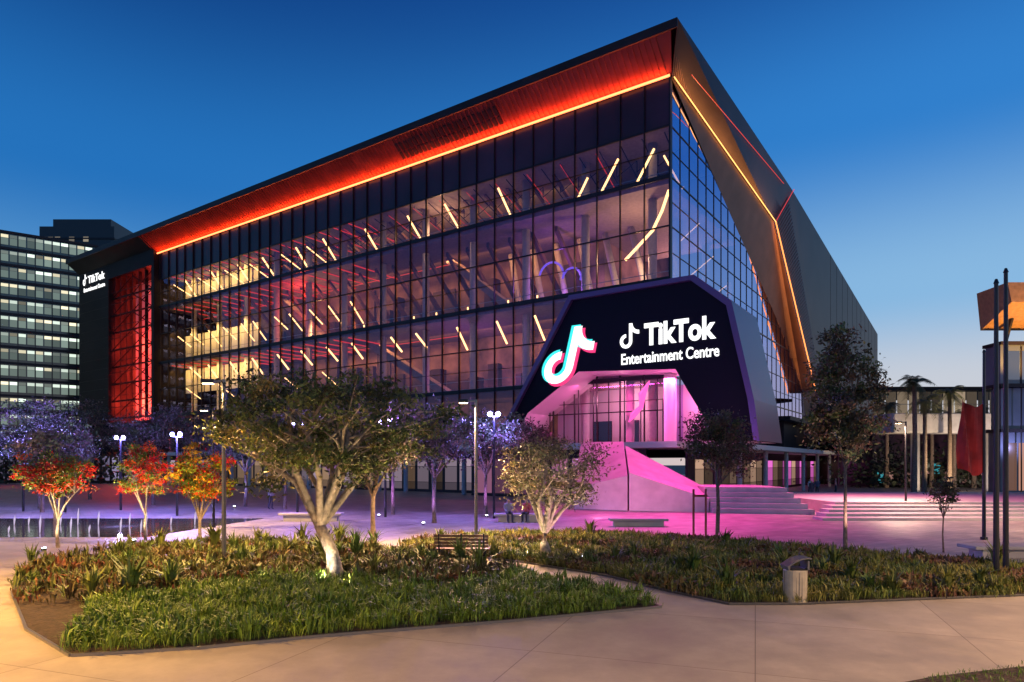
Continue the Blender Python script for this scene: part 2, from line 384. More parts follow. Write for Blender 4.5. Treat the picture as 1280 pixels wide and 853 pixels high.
b.box(.3,87,-10.9,-.3,33.6,34.0,BP); b.box(.3,11.9,-13,-10.9,33.6,34.,BP)
b.box(.3,113,-10.9,-.3,4.6,5.0,BP)
b.obj('floor_slabs',M['slab'],B)
b=MB()
for i in range(13):
    s=3+i*7.2; b.tube([BP(s,-3.2,5),BP(s,-3.2,33.6)],.42,12)
for i in range(5):
    q=10+i*9; b.tube([BP(3.2,-q,5),BP(3.2,-q,max(6,topz(q)-1))],.42,12)
for i in range(6):
    s=5+i*3.1; b.tube([BP(s,-7,19.6),BP(s+2.6,-8.5,28)],.35,8)
b.obj('interior_columns',M['column'],B,smooth=True)
b=MB()
for (s0,s1,z0,z1,o) in ((30,44,11.4,19.2,-5.2),(52,64,19.8,28.3,-5.4),(20,31,19.8,28.3,-6),(60,72,11.4,19.2,-5.2),(4,12,11.4,19.2,-6.5)):
    b.hexa([BP(s0,o-1.4,z0-.5),BP(s1,o-1.4,z1-.5),BP(s1,o,z1-.5),BP(s0,o,z0-.5),BP(s0,o-1.4,z0+.5),BP(s1,o-1.4,z1+.5),BP(s1,o,z1+.5),BP(s0,o,z0+.5)])
b.obj('foyer_stairs',M['slab'],B)
rnd=random.Random(5)
b=MB()
for z,h in ((11.4,7.7),(19.8,8.4),(28.9,4.6)):
    s=13
    while s<86:
        wd=rnd.choice([.8,1.6,2.6,3.8]); dp=rnd.uniform(.1,1.6)
        b.box(s,min(86,s+wd),-10.95,-10.9+dp,z,z+h*rnd.choice([.35,.55,.75,.98]),BP); s+=wd+rnd.choice([.4,1.2,2.8])
b.obj('foyer_doors_and_kiosks',mat('foyer_joinery',(.07,.035,.03),.5,noise=.6,nscale=.25),B)
b=MB()
for i in range(24):
    s=14+i*3; b.hexa([BP(s,-10.8,30.2),BP(s+.35,-10.8,30.2),BP(s+.35,-3.5,33.4),BP(s,-3.5,33.4),BP(s,-10.8,30.9),BP(s+.35,-10.8,30.9),BP(s+.35,-3.5,33.58),BP(s,-3.5,33.58)])
    b.hexa([BP(s,-10.8,21.5),BP(s+.35,-10.8,21.5),BP(s+.35,-4,27.8),BP(s,-4,27.8),BP(s,-10.8,22.4),BP(s+.35,-10.8,22.4),BP(s+.35,-4,28.28),BP(s,-4,28.28)])
b.obj('raking_beams',M['metal_bronze'],B)
b=MB()
for i in range(40):
    s=1+i*2.2; b.tube([BP(s,-1.2,33.3),BP(s+1.1,-10,31.6)],.07,4)
    b.tube([BP(s,-5,33.3),BP(s+2.2,-5,32.2)],.05,4); b.tube([BP(s+2.2,-5,32.2),BP(s+2.2,-5,33.3)],.05,4)
b.obj('roof_truss',M['mullion'],B)
b=MB()
for z in (28.85,19.75,11.35):
    b.box(.5,87,-1.6,-1.55,z+1.0,z+1.06,BP)
b.obj('interior_handrails',M['steel'],B)
led=MB(); rl=MB(); rnd=random.Random(3)
def rake(s,z,drop,inw=3.0,o0=-1.0,r=.09,sh=0): led.tube([BP(s,o0,z),BP(s+sh,o0-inw,z-drop)],r,5)
for i in range(10):
    s=20+i*6.8+rnd.uniform(-.9,.9)
    rake(s,32.9-rnd.uniform(0,.6),2.9*rnd.uniform(.7,1.1),2.6,r=.12)
    if s>44: rake(s+3.3,32.2,1.6,4,r=.08)
for s in (6.3,2.6): led.tube([BP(s+1.2,-1.5,29.6),BP(s,-2.6,32.8)],.11,5)
led.tube([BP(10.5,-1.5,28.9),BP(9.3,-2,31.5)],.11,5)
led.tube([BP(4.8,-1,22.3),BP(3.3,-1.1,23.6),BP(2.1,-1.1,24.6),BP(1.2,-1.1,26.2),BP(.5,-1,27.9)],.14,5)
led.tube([BP(2.2,-4,32.6),BP(1.0,-5,29.9)],.09,5)
for i in range(13):
    s=14.5+i*5.4+rnd.uniform(-.9,.9)
    rake(s,18.4,2.1*rnd.uniform(.6,1.1),1.9,r=.12)
for i in range(11):
    s=42+i*4.1+rnd.uniform(-.8,.8); rake(s,23.7,2.2*rnd.uniform(.6,1.1),2.2,r=.09)
    if i%2: rake(s+1.2,15.2,1.6,2.6,r=.07)
for i in range(9):
    s=16+i*4.6+rnd.uniform(-1,1); led.tube([BP(s,-3.9,19.9),BP(s,-3.9,21.3)],.09,4)
for i in range(5):
    led.tube([BP(1,-6-i*4.5,30-i*2.2),BP(4,-7.5-i*4.5,28.8-i*2.2)],.07,4)
led.obj('interior_led_battens',M['warmled'],B)
for i in range(16):
    s=42+i*2.8
    rl.tube([BP(s,-.8,28.2),BP(s,-9,28.2)],.07,4); rl.tube([BP(s+.7,-.8,19.1),BP(s+.7,-9,19.1)],.07,4); rl.tube([BP(s+.7,-.8,33.5),BP(s+.7,-9,33.5)],.06,4)
for i in range(10):
    s=8+i*4; rl.tube([BP(s,-1.2,33.2),BP(s+1.5,-9,32.4)],.04,4)
for z in (27.9,18.9): rl.tube([BP(30,-7,z),BP(86,-7,z)],.05,4)
rl.obj('interior_red_battens',M['redline'],B)
b=MB()
for z0,z1 in ((29.0,33.3),(20,24.6),(15.0,18.9)):
    for i in range(11):
        s=66.3+i*1.9; b.box(s,s+1.5,-4.4,-4.3,z0,z1,BP)
b.obj('interior_screens',M['white'],B)
for z,c,pw in ((33.2,(1,.60,.22),1.1),(28.0,(1,.44,.16),1.0),(18.9,(1,.44,.16),1.1),(10.5,(1,.5,.3),.5)):
    strip('interior_ceiling_light',BP(13,-6,z),BP(62,-6,z),.4,(.5702*.7,.8215*.7,-1),pw*1700,c,B)
for z in (33.0,24.8,18.6):
    strip('interior_ceiling_light',BP(65,-2.0,z),BP(87,-2.0,z),.4,(.5702*1.2,.8215*1.2,-1),1200,(1,.66,.16),B)
light('POINT','foyer_violet_light',BP(14,-5,23),700,(.45,.15,1),B,.3)
light('POINT','foyer_violet_light',BP(26,-5,14),500,(.6,.15,1),B,.3)
light('POINT','foyer_warm_light',BP(5,-5,24),1300,(1,.6,.3),B,.3)
light('POINT','foyer_warm_light',BP(30,-4,31),700,(1,.6,.3),B,.3)
light('POINT','foyer_warm_light',BP(52,-4,22),900,(1,.5,.2),B,.3)
light('POINT','foyer_red_light',BP(56,-4,26.5),1000,(1,.06,.04),B,.3)
light('POINT','foyer_warm_light',BP(6,-20,24),2000,(1,.5,.5),B,.3)
light('POINT','foyer_violet_light',BP(6,-34,15),1800,(.6,.3,1),B,.3)
b=MB()
for (s,z,r) in ((15,23.2,1.5),(12.5,22.6,1.1)):
    pts=[BP(s+r*math.cos(t),-4.4,z+r*math.sin(t)) for t in np.linspace(.2,math.pi*1.1,14)]; b.tube(pts,.12,5)
b.obj('foyer_violet_rings',emis('violet_ring',(.2,.12,1),1.0),B)

# wing at left end
b=MB()
b.box(102.6,114,-12,.8,10.5,39.7,BP); b.box(87.2,88.0,-12,.8,10.5,38.2,BP); b.box(88.0,102.6,-12,.8,35.6,38.3,BP)
b.box(88.0,102.6,-12,-4,10.5,35.6,BP)
b.obj('end_wing_cladding',M['wing_metal'],B)
MB().box(88.0,102.6,-4,-3.8,11,35.6,BP).obj('end_wing_inner_wall',M['white'],B)
b=MB()
for i in range(8):
    z=11+i*3
    b.box(88.0,102.6,-.1,.1,z,z+.28,BP)
    b.tube([BP(88.3,.4,z),BP(95,.4,z+3)],.10,4); b.tube([BP(95,.4,z),BP(88.3,.4,z+3)],.10,4); b.tube([BP(102.3,.4,z),BP(95,.4,z+3)],.10,4)
for i in range(7): b.box(89+i*2.1,89.16+i*2.1,-.3,.2,11,35.6,BP)
for i in range(12): b.box(88.3,102.3,.5,.54,11+i*2,11.08+i*2,BP)
b.obj('end_wing_lattice',M['wing_metal'],B)
for z,pw_ in ((13,5500),(19,4000),(26,2600),(32,1800)): light('POINT','wing_red_light',BP(92.5,-1.8,z),pw_,(1,.05,.025),B,.3)
for z,pw_ in ((14,2600),(24,1200)): light('POINT','wing_red_light',BP(99.5,-1.8,z),pw_,(1,.05,.025),B,.3)
b=MB()
for i in range(16): b.box(102.7,113.9,.801,.83,11+i*1.8,11.05+i*1.8,BP)
b.obj('end_wing_joints',M['mullion'],B)
# podium
b=MB()
b.box(-3,20,-1,6.2,4.5,5.0,BP); b.box(20,114,-1,2.4,4.5,5.0,BP); b.box(-6,-.02,-110,-1,4.5,4.95,BP)
b.obj('podium_canopy',M['white'],B)
b=MB(); b.box(20,114,-1.2,-1.0,0,4.5,BP); b.box(1,20,2.8,3,0,4.5,BP); b.box(-1.2,-1.0,-110,-1,0,4.5,BP)
b.obj('podium_shopfront_glass',M['spandrel'],B)
pw=[];pf=[];pc=[]
def quadcol(P,c):
    n=len(pw); pw.extend(P); pf.append((n,n+1,n+2,n+3)); pc.extend([c]*4)
for i in range(44):
    s=21+i*2.1; v=rnd.choice([.03,.06,.12,.2,.32]); c=(v*1.1,v*.8,v*1.0) if rnd.random()<.4 else (v*1.5,v*.9,v*.5)
    for (z0,z1,f) in ((.3,1.1,.5),(1.15,2.9,1),(2.95,3.8,1.7)):
        quadcol([BP(s,-.98,z0),BP(s+1.7,-.98,z0),BP(s+1.7,-.98,z1),BP(s,-.98,z1)],tuple(q*f for q in c))
for i in range(40):
    q=3+i*2.6; v=rnd.choice([.01,.03,.05,.12,.3]); c=(v,v*.6,v*.4) if rnd.random()<.8 else (v*1.6,v*.3,v*1.2)
    for (z0,z1,f) in ((.3,1.1,.5),(1.15,2.7,1),(2.75,3.6,1.8)):
        quadcol([BP(-1.22,-q,z0),BP(-1.22,-q-2.3,z0),BP(-1.22,-q-2.3,z1),BP(-1.22,-q,z1)],tuple(x*f for x in c))
for i in range(8):
    s=2+i*2.2; v=rnd.uniform(.05,.3); quadcol([BP(s,3.02,.3),BP(s+1.8,3.02,.3),BP(s+1.8,3.02,3.7),BP(s,3.02,3.7)],(v*1.4,v*.5,v*.9))
rawmesh('podium_lit_windows',pw,pf,M['emwin'],np.array(pc),B)
b=MB()
for i in range(22): b.tube([BP(22+i*4.2,1.7,0),BP(22+i*4.2,1.7,4.5)],.25,10)
for i in range(12): b.tube([BP(-5.2,-3-i*8.8,0),BP(-5.2,-3-i*8.8,4.5)],.22,10)
b.obj('podium_columns',M['column'],B,smooth=True)
b=MB()
b.box(-3.6,-.2,-110,-30,8.6,9.1,BP); b.box(-2.4,-.3,-110,-32,4.95,8.6,BP)
b.obj('side_gallery',M['metal_dark'],B)

# portal
def PT(t,z,o=4.0): return BP(t,o,z)
outer=[(16.44,4.95),(14.3,8.3),(7.91,18.4),(-3.63,18.4),(-6.63,15.85),(-8.33,8.1),(-8.74,4.95)]
inner=[(14.5,4.95),(12.6,8.0),(7.1,11.5),(-1.95,11.0),(-2.9,9.3),(-4.7,6.3),(-5.5,4.95)]
cx,cz=3.2,10.0
def ins(p,d=.5):
    v=Vector((cx-p[0],cz-p[1])); v.normalize(); return (p[0]+v.x*d,p[1]+(v.y*d if p[1]>5 else 0))
outer2=[ins(p,.5) for p in outer]
b=MB(); n=len(outer)
for i in range(n-1):
    b.poly([PT(*outer2[i],3.8),PT(*outer2[i+1],3.8),PT(*inner[i+1],3.8),PT(*inner[i],3.8)])
b.obj('portal_screen_face',M['screen'],B)
b=MB()
for i in range(n-1):
    a,c,a2,c2=outer[i],outer[i+1],outer2[i],outer2[i+1]
    b.poly([PT(*a,4.2),PT(*c,4.2),PT(*c2,4.2),PT(*a2,4.2)])
    b.poly([PT(*a2,4.2),PT(*c2,4.2),PT(*c2,3.8),PT(*a2,3.8)])
    b.poly([PT(*a,4.2),PT(*c,4.2),PT(*c,-3.0),PT(*a,-3.0)])
b.obj('portal_rim',M['rim'],B)
b=MB()
for i in range(n-1):
    b.poly([PT(*inner[i],3.8),PT(*inner[i+1],3.8),PT(*inner[i+1],-1),PT(*inner[i],-1)])
b.poly([PT(*outer2[0],3.8),PT(*inner[0],3.8),PT(*inner[0],-1),PT(*outer2[0],-1)]); b.poly([PT(*outer2[-1],3.8),PT(*inner[-1],3.8),PT(*inner[-1],-3),PT(*outer2[-1],-3)])
b.obj('portal_reveal',M['white'],B)
b=MB()
b.box(.3,15,-6,-5.8,5,10.8,BP); b.box(.2,.4,-6,0,5,10.8,BP); b.box(-5.2,.2,-3.4,-3.2,5,10.5,BP)
b.obj('lobby_walls',M['white'],B)
b=MB(); b.tube([BP(-.4,1,5),BP(-.4,1,11)],.55,14); b.tube([BP(4.3,-1,5),BP(4.3,-1,10.8)],.4,14); b.obj('lobby_columns',M['white'],B,smooth=True)
b=MB()
for i in range(9): b.box(1+i*1.6,1.07+i*1.6,.3,.4,5,11,BP)
for z in (8.9,): b.box(.5,15,.3,.42,z,z+.06,BP)
for (s0,s1,z1) in ((5.5,7,7.6),(8.5,10.5,7.6),(1.5,3,9.6)): b.box(s0,s1,-5.75,-5.6,5,z1,BP)
b.obj('lobby_mullions',M['mullion'],B)
b=MB()
b.tube([BP(3.6,.8,7.0),BP(3.2,.8,7.6),BP(2.4,.8,8.3),BP(2.3,.8,9.4),BP(1.6,.8,10.6)],[.05,.32,.22,.38,.05],4)
b.obj('lobby_neon_ribbon',M['pinkem'],B)
MG=(1,.05,.42)
strip('portal_pink_light',BP(13,1.5,10.6),BP(-2,1.5,10.6),.5,(0,0,-1),1600,(1,.10,.48),B)
light('POINT','lobby_pink_light',BP(6,-3.2,9.5),600,(1,.40,.60),B,.3)
light('POINT','lobby_pink_light',BP(-2,-1.5,9),400,(1,.2,.55),B,.3)
light('SPOT','portal_flood',BP(-4,4.8,17.8),30000,MG,B,.3,target=(15,41,0),angle=62,blend=1)
light('SPOT','portal_flood',BP(2,5.2,18.2),22000,MG,B,.3,target=(8,43,0),angle=58,blend=1)
light('SPOT','portal_flood',BP(-8,3,15),26000,(1,.14,.38),B,.3,target=(28,46,0),angle=75,blend=1)

# signage
S=empty('illuminated_sign')
def text(st,s_left,s_right,z,cap,o,m,nm,bold=.02):
    c=bpy.data.curves.new(nm,'FONT'); c.body=st; c.size=cap/.70; c.extrude=.03; c.offset=bold*c.size
    ob=bpy.data.objects.new(nm,c); sc.collection.objects.link(ob); c.materials.append(m)
    bpy.context.view_layer.update(); wd=ob.dimensions.x; sxx=(s_left-s_right)/max(wd,.01)
    x=Vector((-U[0],-U[1],0)); y=Vector((0,0,1)); zz=Vector((N[0],N[1],0))
    mm=Matrix(((x.x*sxx,y.x,zz.x,0),(x.y*sxx,y.y,zz.y,0),(x.z*sxx,y.z,zz.z,0),(0,0,0,1))); mm.translation=BP(s_left,o,z)
    ob.matrix_world=mm; ob.parent=S
def note(s0,z0,W,H,o,shear,m,nm,tk=.0):
    b=MB()
    def P(x,y,oo): return BP(s0-(x*W/.92+shear*y*W),oo,z0+y*H)
    def band(A,C):
        for i in range(len(A)-1):
            q=[A[i],A[i+1],C[i+1],C[i]]
            b.hexa([P(*p,o) for p in q]+[P(*p,o+.04) for p in q])
    an=[math.radians(a) for a in np.linspace(0,-270,22)]
    band([(.28+(.30+tk)*math.cos(a),.29+(.29+tk)*math.sin(a)) for a in an],[(.28+(.15-tk)*math.cos(a),.29+(.15-tk)*math.sin(a)) for a in an])
    band([(.43-tk,.27),(.43-tk,1.0)],[(.58+tk,.27),(.58+tk,1.0)])
    an=[math.radians(a) for a in np.linspace(180,272,10)]
    band([(.90+(.31-tk)*math.cos(a),1.0+(.30-tk)*math.sin(a)) for a in an],[(.90+(.46+tk)*math.cos(a),1.0+(.45+tk)*math.sin(a)) for a in an])
    return b.obj(nm,m,S)
text('TikTok',.75,-5.35,13.25,1.75,3.84,M['signwhite'],'sign_lettering',.035)
text('Entertainment Centre',2.95,-5.5,11.75,.92,3.84,M['signwhite'],'sign_lettering_small',.014)
note(2.95,13.1,1.75,2.1,3.9,0,M['signwhite'],'sign_note_small')
note(10.9,10.55,4.6,5.0,3.90,.28,M['signwhite'],'sign_note_large')
note(11.15,10.7,4.6,5.0,3.84,.28,M['signcyan'],'sign_note_cyan',.012)
note(10.7,10.35,4.6,5.0,3.81,.28,M['signred'],'sign_note_red',.012)
S2=empty('wing_sign'); S_=S; S=S2
text('TikTok',110.3,103.9,36.0,1.3,.86,M['signwhite'],'wing_lettering',.02); text('Entertainment Centre',112,103.9,34.6,.7,.86,M['signwhite'],'wing_lettering_small',.01)
note(112.2,35.8,1.4,2,.86,0,M['signwhite'],'wing_note'); S=S_

# stair block at portal
ST=empty('entrance_stair')
b=MB()
def pr(pts,z0,zs):
    n=len(pts)
    b.poly([(p[0],p[1],z) for p,z in zip(pts,zs)])
    for i in range(n):
        j=(i+1)%n; b.poly([(pts[i][0],pts[i][1],z0),(pts[j][0],pts[j][1],z0),(pts[j][0],pts[j][1],zs[j]),(pts[i][0],pts[i][1],zs[i])])
pr([(8.0,45.5),(13.0,44.0),(14.2,47.5),(8.6,50.6)],0,[2.6,.9,1.3,4.6])
pr([(4.4,47.5),(7.9,45.6),(8.5,50.8),(5.4,52)],0,[1.5,2.4,4.9,4.9])
b.obj('stair_side_wedges',M['concrete'],ST)
b=MB()
for i in range(5):
    b.hexa([(13.05,43.2+i*.45,0),(19-i*.25,41.8+i*.45,0),(19-i*.25,50,0),(13.3,50,0),(13.05,43.2+i*.45,.33*(i+1)),(19-i*.25,41.8+i*.45,.33*(i+1)),(19-i*.25,50,.33*(i+1)),(13.3,50,.33*(i+1))])
b.obj('stair_steps',M['concrete'],ST)
light('SPOT','stair_wash_light',(4.5,38,.3),3200,(1,.25,.55),ST,.15,target=(9,47,2.5),angle=70,blend=.8)
b=MB()
for i in range(5):
    z=.15*(i+1); y0=37.5+i*1.3
    b.box(17.5+i*.8,90,y0,y0+1.3 if i<4 else 58,0,z)
b.obj('terrace_steps',M['concrete'])

# ------------------------------------------------------------ vegetation
def tree(name,base,crown_c,crown_r,fork,trunk_r,nlimb,nsub,nleaf,lsz,cols,seed,bark='bark',clr=.35,mid_off=0):
    rn=np.random.RandomState(seed); E=empty(name,base); b=MB(); base=Vector((0,0,0)); crown_c=Vector(crown_c)
    tips=[]
    fork=Vector(fork)
    mid=fork*.5+Vector((mid_off+rn.uniform(-.05,.05),0,0))
    b.tube([base-Vector((0,0,.1)),base+Vector((0,0,.08)),mid,fork],[trunk_r*1.5,trunk_r*1.15,trunk_r*.85,trunk_r*.75],9)
    for i in range(nlimb):
        a=2*math.pi*(i+rn.uniform(-.3,.3))/nlimb; rr=rn.uniform(.3,.68); hz=rn.uniform(-.45,.5)
        e=crown_c+Vector((crown_r[0]*rr*math.cos(a),crown_r[1]*rr*math.sin(a),crown_r[2]*hz))
        m1=fork.lerp(e,.5)+Vector((rn.uniform(-.15,.15),rn.uniform(-.15,.15),rn.uniform(-.12,.12)))*crown_r[0]*.5
        b.tube([fork-Vector((0,0,.05)),m1,e],[trunk_r*.62,trunk_r*.40,trunk_r*.25],7)
        for j in range(nsub):
            d=Vector(rn.normal(0,1,3)); d.normalize(); d=d*rn.uniform(.55,1.1)
            out=Vector((math.cos(a),math.sin(a),.3))*.5
            d2=(d+out)
            tip=crown_c+Vector((d2.x*crown_r[0]*.8,d2.y*crown_r[1]*.8,d2.z*crown_r[2]*.85))
            v=Vector(((tip.x-crown_c.x)/crown_r[0],(tip.y-crown_c.y)/crown_r[1],(tip.z-crown_c.z)/crown_r[2]))
            lim=rn.uniform(.75,1.2)
            if v.length>lim: tip=crown_c+Vector((v.x*crown_r[0],v.y*crown_r[1],v.z*crown_r[2]))/v.length*lim
            st=m1.lerp(e,rn.uniform(.3,1)); mm=st.lerp(tip,.5)+Vector(rn.normal(0,.08,3))*crown_r[0]*.6
            b.tube([st,mm,tip],[trunk_r*.22,trunk_r*.13,trunk_r*.05],5,False)
            tips.append(tip); tips.append(mm.lerp(tip,.6))
    b.obj('trunk_and_limbs',M[bark],E,smooth=True)
    k=len(tips); tp=np.array([list(t) for t in tips]); br=rn.uniform(.45,1.6,k); wt=rn.uniform(.2,1,k)**1.5; wt/=wt.sum()
    idx=rn.choice(k,nleaf,p=wt); c=tp[idx]+rn.normal(0,1,(nleaf,3))*np.array([clr,clr,clr*.6])*rn.uniform(.5,1.2,(k,1))[idx]
    a=rn.normal(0,1,(nleaf,3)); a/=np.linalg.norm(a,axis=1)[:,None]; d=rn.normal(0,1,(nleaf,3)); d=np.cross(a,d); d/=np.linalg.norm(d,axis=1)[:,None]
    L=lsz*rn.uniform(.6,1.3,(nleaf,1)); V=np.stack([c-a*L,c+d*L*.42,c+a*L,c-d*L*.42],1).reshape(-1,3)
    cols=np.array(cols); ci=rn.randint(0,len(cols),k)[idx]; mixr=rn.rand(nleaf)<.25; ci=np.where(mixr,rn.randint(0,len(cols),nleaf),ci)
    col=cols[ci]*br[idx][:,None]*rn.uniform(.6,1.4,(nleaf,1))
    rawmesh('foliage',V,np.arange(nleaf*4).reshape(-1,4),M['leaf'],np.repeat(col,4,0),E)
    return E
G1c=[(.09,.12,.025),(.13,.15,.03),(.06,.075,.022),(.17,.13,.035)]
GD=[(.08,.075,.035),(.12,.07,.045),(.08,.11,.035)]
GP=[(.09,.08,.06),(.12,.08,.07),(.08,.11,.05)]
tree('olive_tree',(-4.75,18.0,.05),(-.25,.2,3.95),(3.45,2.4,1.85),(-.45,0,1.5),.20,8,13,14500,.075,G1c,5,'barkpale',.25,.14)
tree('small_tree',(1.17,22.6,.05),(.2,0,2.75),(2.3,2.0,1.4),(-.05,0,.9),.17,8,9,5200,.062,[(.18,.19,.07),(.26,.20,.10),(.13,.13,.06)],9,'barkpale',.24)
tree('gum_tree',(12.1,24.2,.05),(0,0,5.4),(1.3,1.3,2.9),(0,0,3.0),.07,8,11,11000,.08,GD,14,'bark',.22)
tree('gum_tree',(8.6,28,.0),(-.2,0,4.2),(1.4,1.2,1.4),(0,0,2.9),.06,6,8,5500,.075,GD,15,'bark',.24)
tree('gum_tree',(9.6,31,.0),(.5,0,3.6),(1.2,1.1,1.2),(0,0,2.2),.05,6,7,3400,.075,GD,25,'bark',.24)
tree('sapling_tree',(15.6,24.1,.0),(0,0,2.1),(.5,.5,.7),(0,0,1.3),.03,5,5,1500,.055,GD,16,'bark',.12)
RC=[(.70,.03,.01),(.75,.12,.01),(.16,.22,.02),(.22,.26,.03),(.6,.02,.015),(.18,.24,.02)]
tree('flowering_tree',(-17.3,25.4,0),(0,0,2.65),(1.35,1.2,1.05),(0,0,1.1),.07,7,8,6500,.068,RC,21,'barkpale',.17)
tree('flowering_tree',(-15.4,28,0),(-.2,0,2.8),(1.05,1.0,1.25),(0,0,1.1),.06,6,7,5200,.068,RC,22,'barkpale',.17)
tree('flowering_tree',(-11.9,25.4,0),(.1,0,2.75),(1.3,1.2,1.3),(0,0,1.1),.07,7,8,7000,.068,RC+[(.75,.42,.02),(.26,.30,.02)],23,'barkpale',.17)
for i,(x,y,h,r) in enumerate([(-5.4,25.9,5.2,1.4),(-4.2,36,6.6,2.4),(-7.5,42,7.4,2.8),(-1.6,41,6.8,2.3),(-12,44,6.8,2.8),(-20,50,7,3),(-28,52,8,3.2),(-34,48,8,3),(-38,60,9,3.6),(-26,38,5.5,2),(-31,44,6,2.4),(1.5,46,6.4,2.0),(-16,47,7.2,2.8),(-24,54,7.5,3)]):
    tree('plaza_tree',(x,y,0),(0,0,h*.7),(r,r,h*.3),(0,0,h*.38),.09+.01*r,7,8,5800,.11 if i else .07,GP,40+i,'bark',.2+.06*r)

def palm(name,x,y,h,seed):
    rn=random.Random(seed); E=empty(name,(x,y,0)); b=MB()
    b.tube([(0,0,0),(.1,0,h*.5),(.05,0,h)],[.3,.22,.2],8); b.obj('trunk',M['bark'],E,smooth=True)
    V=[];F=[];C=[]
    for i in range(26):
        a=rn.uniform(0,6.28); el=rn.uniform(-.5,1.2); L=rn.uniform(1.6,2.3)
        pts=[]
        for k in range(9):
            t=k/8; r=L*t*math.cos(el*.6); z=h+L*t*math.sin(el)-1.3*t*t; pts.append(Vector((.05+r*math.cos(a),r*math.sin(a),z)))
        for k in range(1,9):
            for sd in (-1,1):
                for f in (0,.5):
                    p0=pts[k-1].lerp(pts[k],f); d=(pts[k]-pts[k-1]).normalized(); sdv=d.cross(Vector((0,0,1))).normalized()*sd
                    e=p0+sdv*.5+d*.3-Vector((0,0,.25)); n=len(V)
                    V+= [tuple(p0),tuple(p0+d*.09),tuple(e)]; F.append((n,n+1,n+2)); C+=[(.09,.10,.035)]*3
    rawmesh('fronds',V,F,M['leaf'],np.array(C),E)
palm('palm_tree',39.8,66,11.3,1)
for i,(x,y,h) in enumerate([(47,76,10.5),(50.5,77,11.5),(57,86,9.5),(61,88,10),(50,89,11),(56,89,10),(66,88,9)]): palm('palm_tree',x,y,h,10+i)
def mass(name,x0,x1,y,h,n,sz,seed):
    rn=np.random.RandomState(seed); k=60
    cxs=rn.uniform(x0,x1,k); cyz=rn.uniform(.3,1,k)*h; idx=rn.randint(0,k,n)
    c=np.c_[cxs[idx]+rn.normal(0,2.4,n),y+rn.normal(0,2,n),np.abs(cyz[idx]*rn.uniform(.1,1.0,n)+rn.normal(0,.6,n))]
    a=rn.normal(0,1,(n,3)); a/=np.linalg.norm(a,axis=1)[:,None]; d=np.cross(a,rn.normal(0,1,(n,3))); d/=np.linalg.norm(d,axis=1)[:,None]
    V=np.stack([c-a*sz,c+d*sz*.5,c+a*sz,c-d*sz*.5],1).reshape(-1,3); col=np.array([.04,.05,.03])*rn.uniform(.5,1.5,(n,1))
    rawmesh(name,V,np.arange(n*4).reshape(-1,4),M['leaf'],np.repeat(col,4,0))
mass('distant_trees',-150,-60,108,9,8000,.45,1)
mass('distant_trees',44,140,90.5,7.0,9000,.35,2)

# ------------------------------------------------------------ street furniture
def lamp(x,y,h,arm=-.45,col=(1,.7,.35),m='pole',power=0):
    E=empty('street_lamp',(x,y,0)); b=MB(); b.tube([(0,0,0),(0,0,h)],[.07,.055],10); b.tube([(0,0,0),(0,0,.25)],.11,10); b.box(min(0,arm),max(0,arm),-.035,.035,h-.08,h-.02)
    b.obj('pole',M[m],E)
    MB().box(arm-.28 if arm<0 else arm-.1,arm+.1 if arm<0 else arm+.28,-.1,.1,h-.12,h+.01).obj('lamp_head',M['pole'],E,bevel=.02)
    MB().box(arm-.24 if arm<0 else arm-.06,arm+.06 if arm<0 else arm+.24,-.07,.07,h-.145,h-.124).obj('lamp_lens',M['warmlamp'],E)
    if power: light('SPOT','lamp_light',(arm,0,h-.2),power,col,E,.12,target=(arm,0,0),angle=150,blend=.6)
    return E
lamp(-1.37,25.4,5.65,-.4,power=6500,col=(1,.60,.28),m='polegrey')
lamp(-8.86,20.5,5.8,-.4,power=5000,col=(1,.58,.20),m='polegrey')
lamp(26,44,6,-.4,power=5000,col=(1,.65,.45)); lamp(-15.0,33.5,6,-.4,power=5500,col=(1,.60,.30))
lamp(31,28,8,-.5,power=11000,col=(1,.62,.42)); lamp(-30,31,8,.5,power=6000,col=(1,.60,.32))  # off-frame lamps, added to warm both sides of the plaza
lamp(-15.5,9.5,8,.6,power=14000,col=(1,.52,.10))
lamp(-6,-4,8.5,.6,power=11500,col=(1,.60,.28))
lamp(6,-4,8.5,-.6,power=11500,col=(1,.60,.30))
lamp(17,8,8.5,-.6,power=11000,col=(1,.60,.30))
def flood(x,y,h,pw,col=(.24,.20,1)):
    E=empty('flood_light_mast',(x,y,0)); b=MB(); b.tube([(0,0,0),(0,0,h)],[.08,.06],8); b.box(-.32,.32,-.04,.04,h-.06,h); b.obj('mast',M['pole'],E)
    hs=MB(); s=MB()
    for dx in (-.24,.24):
        hs.tube([(dx,.12,h+.12),(dx,-.06,h+.12),(dx,-.12,h+.11)],[.07,.12,.15],10); s.tube([(dx,-.122,h+.11),(dx,-.15,h+.11)],[.13,.12],10)
    hs.obj('housings',M['pole'],E); s.obj('luminaires',M['violet'],E)
    if pw: light('POINT','flood_light',(0,-.5,h+.1),pw,col,E,.16)
flood(-1.05,39,6.0,2600)
flood(-20.6,41,4.9,3400); flood(-33,45,5.0,2600); flood(-29.5,44,4.8,2000); flood(-27,46,4.9,1400); flood(-7.6,40,5.6,1500,(.40,.18,1)); flood(-13.2,41,5.5,1500,(.36,.18,1))
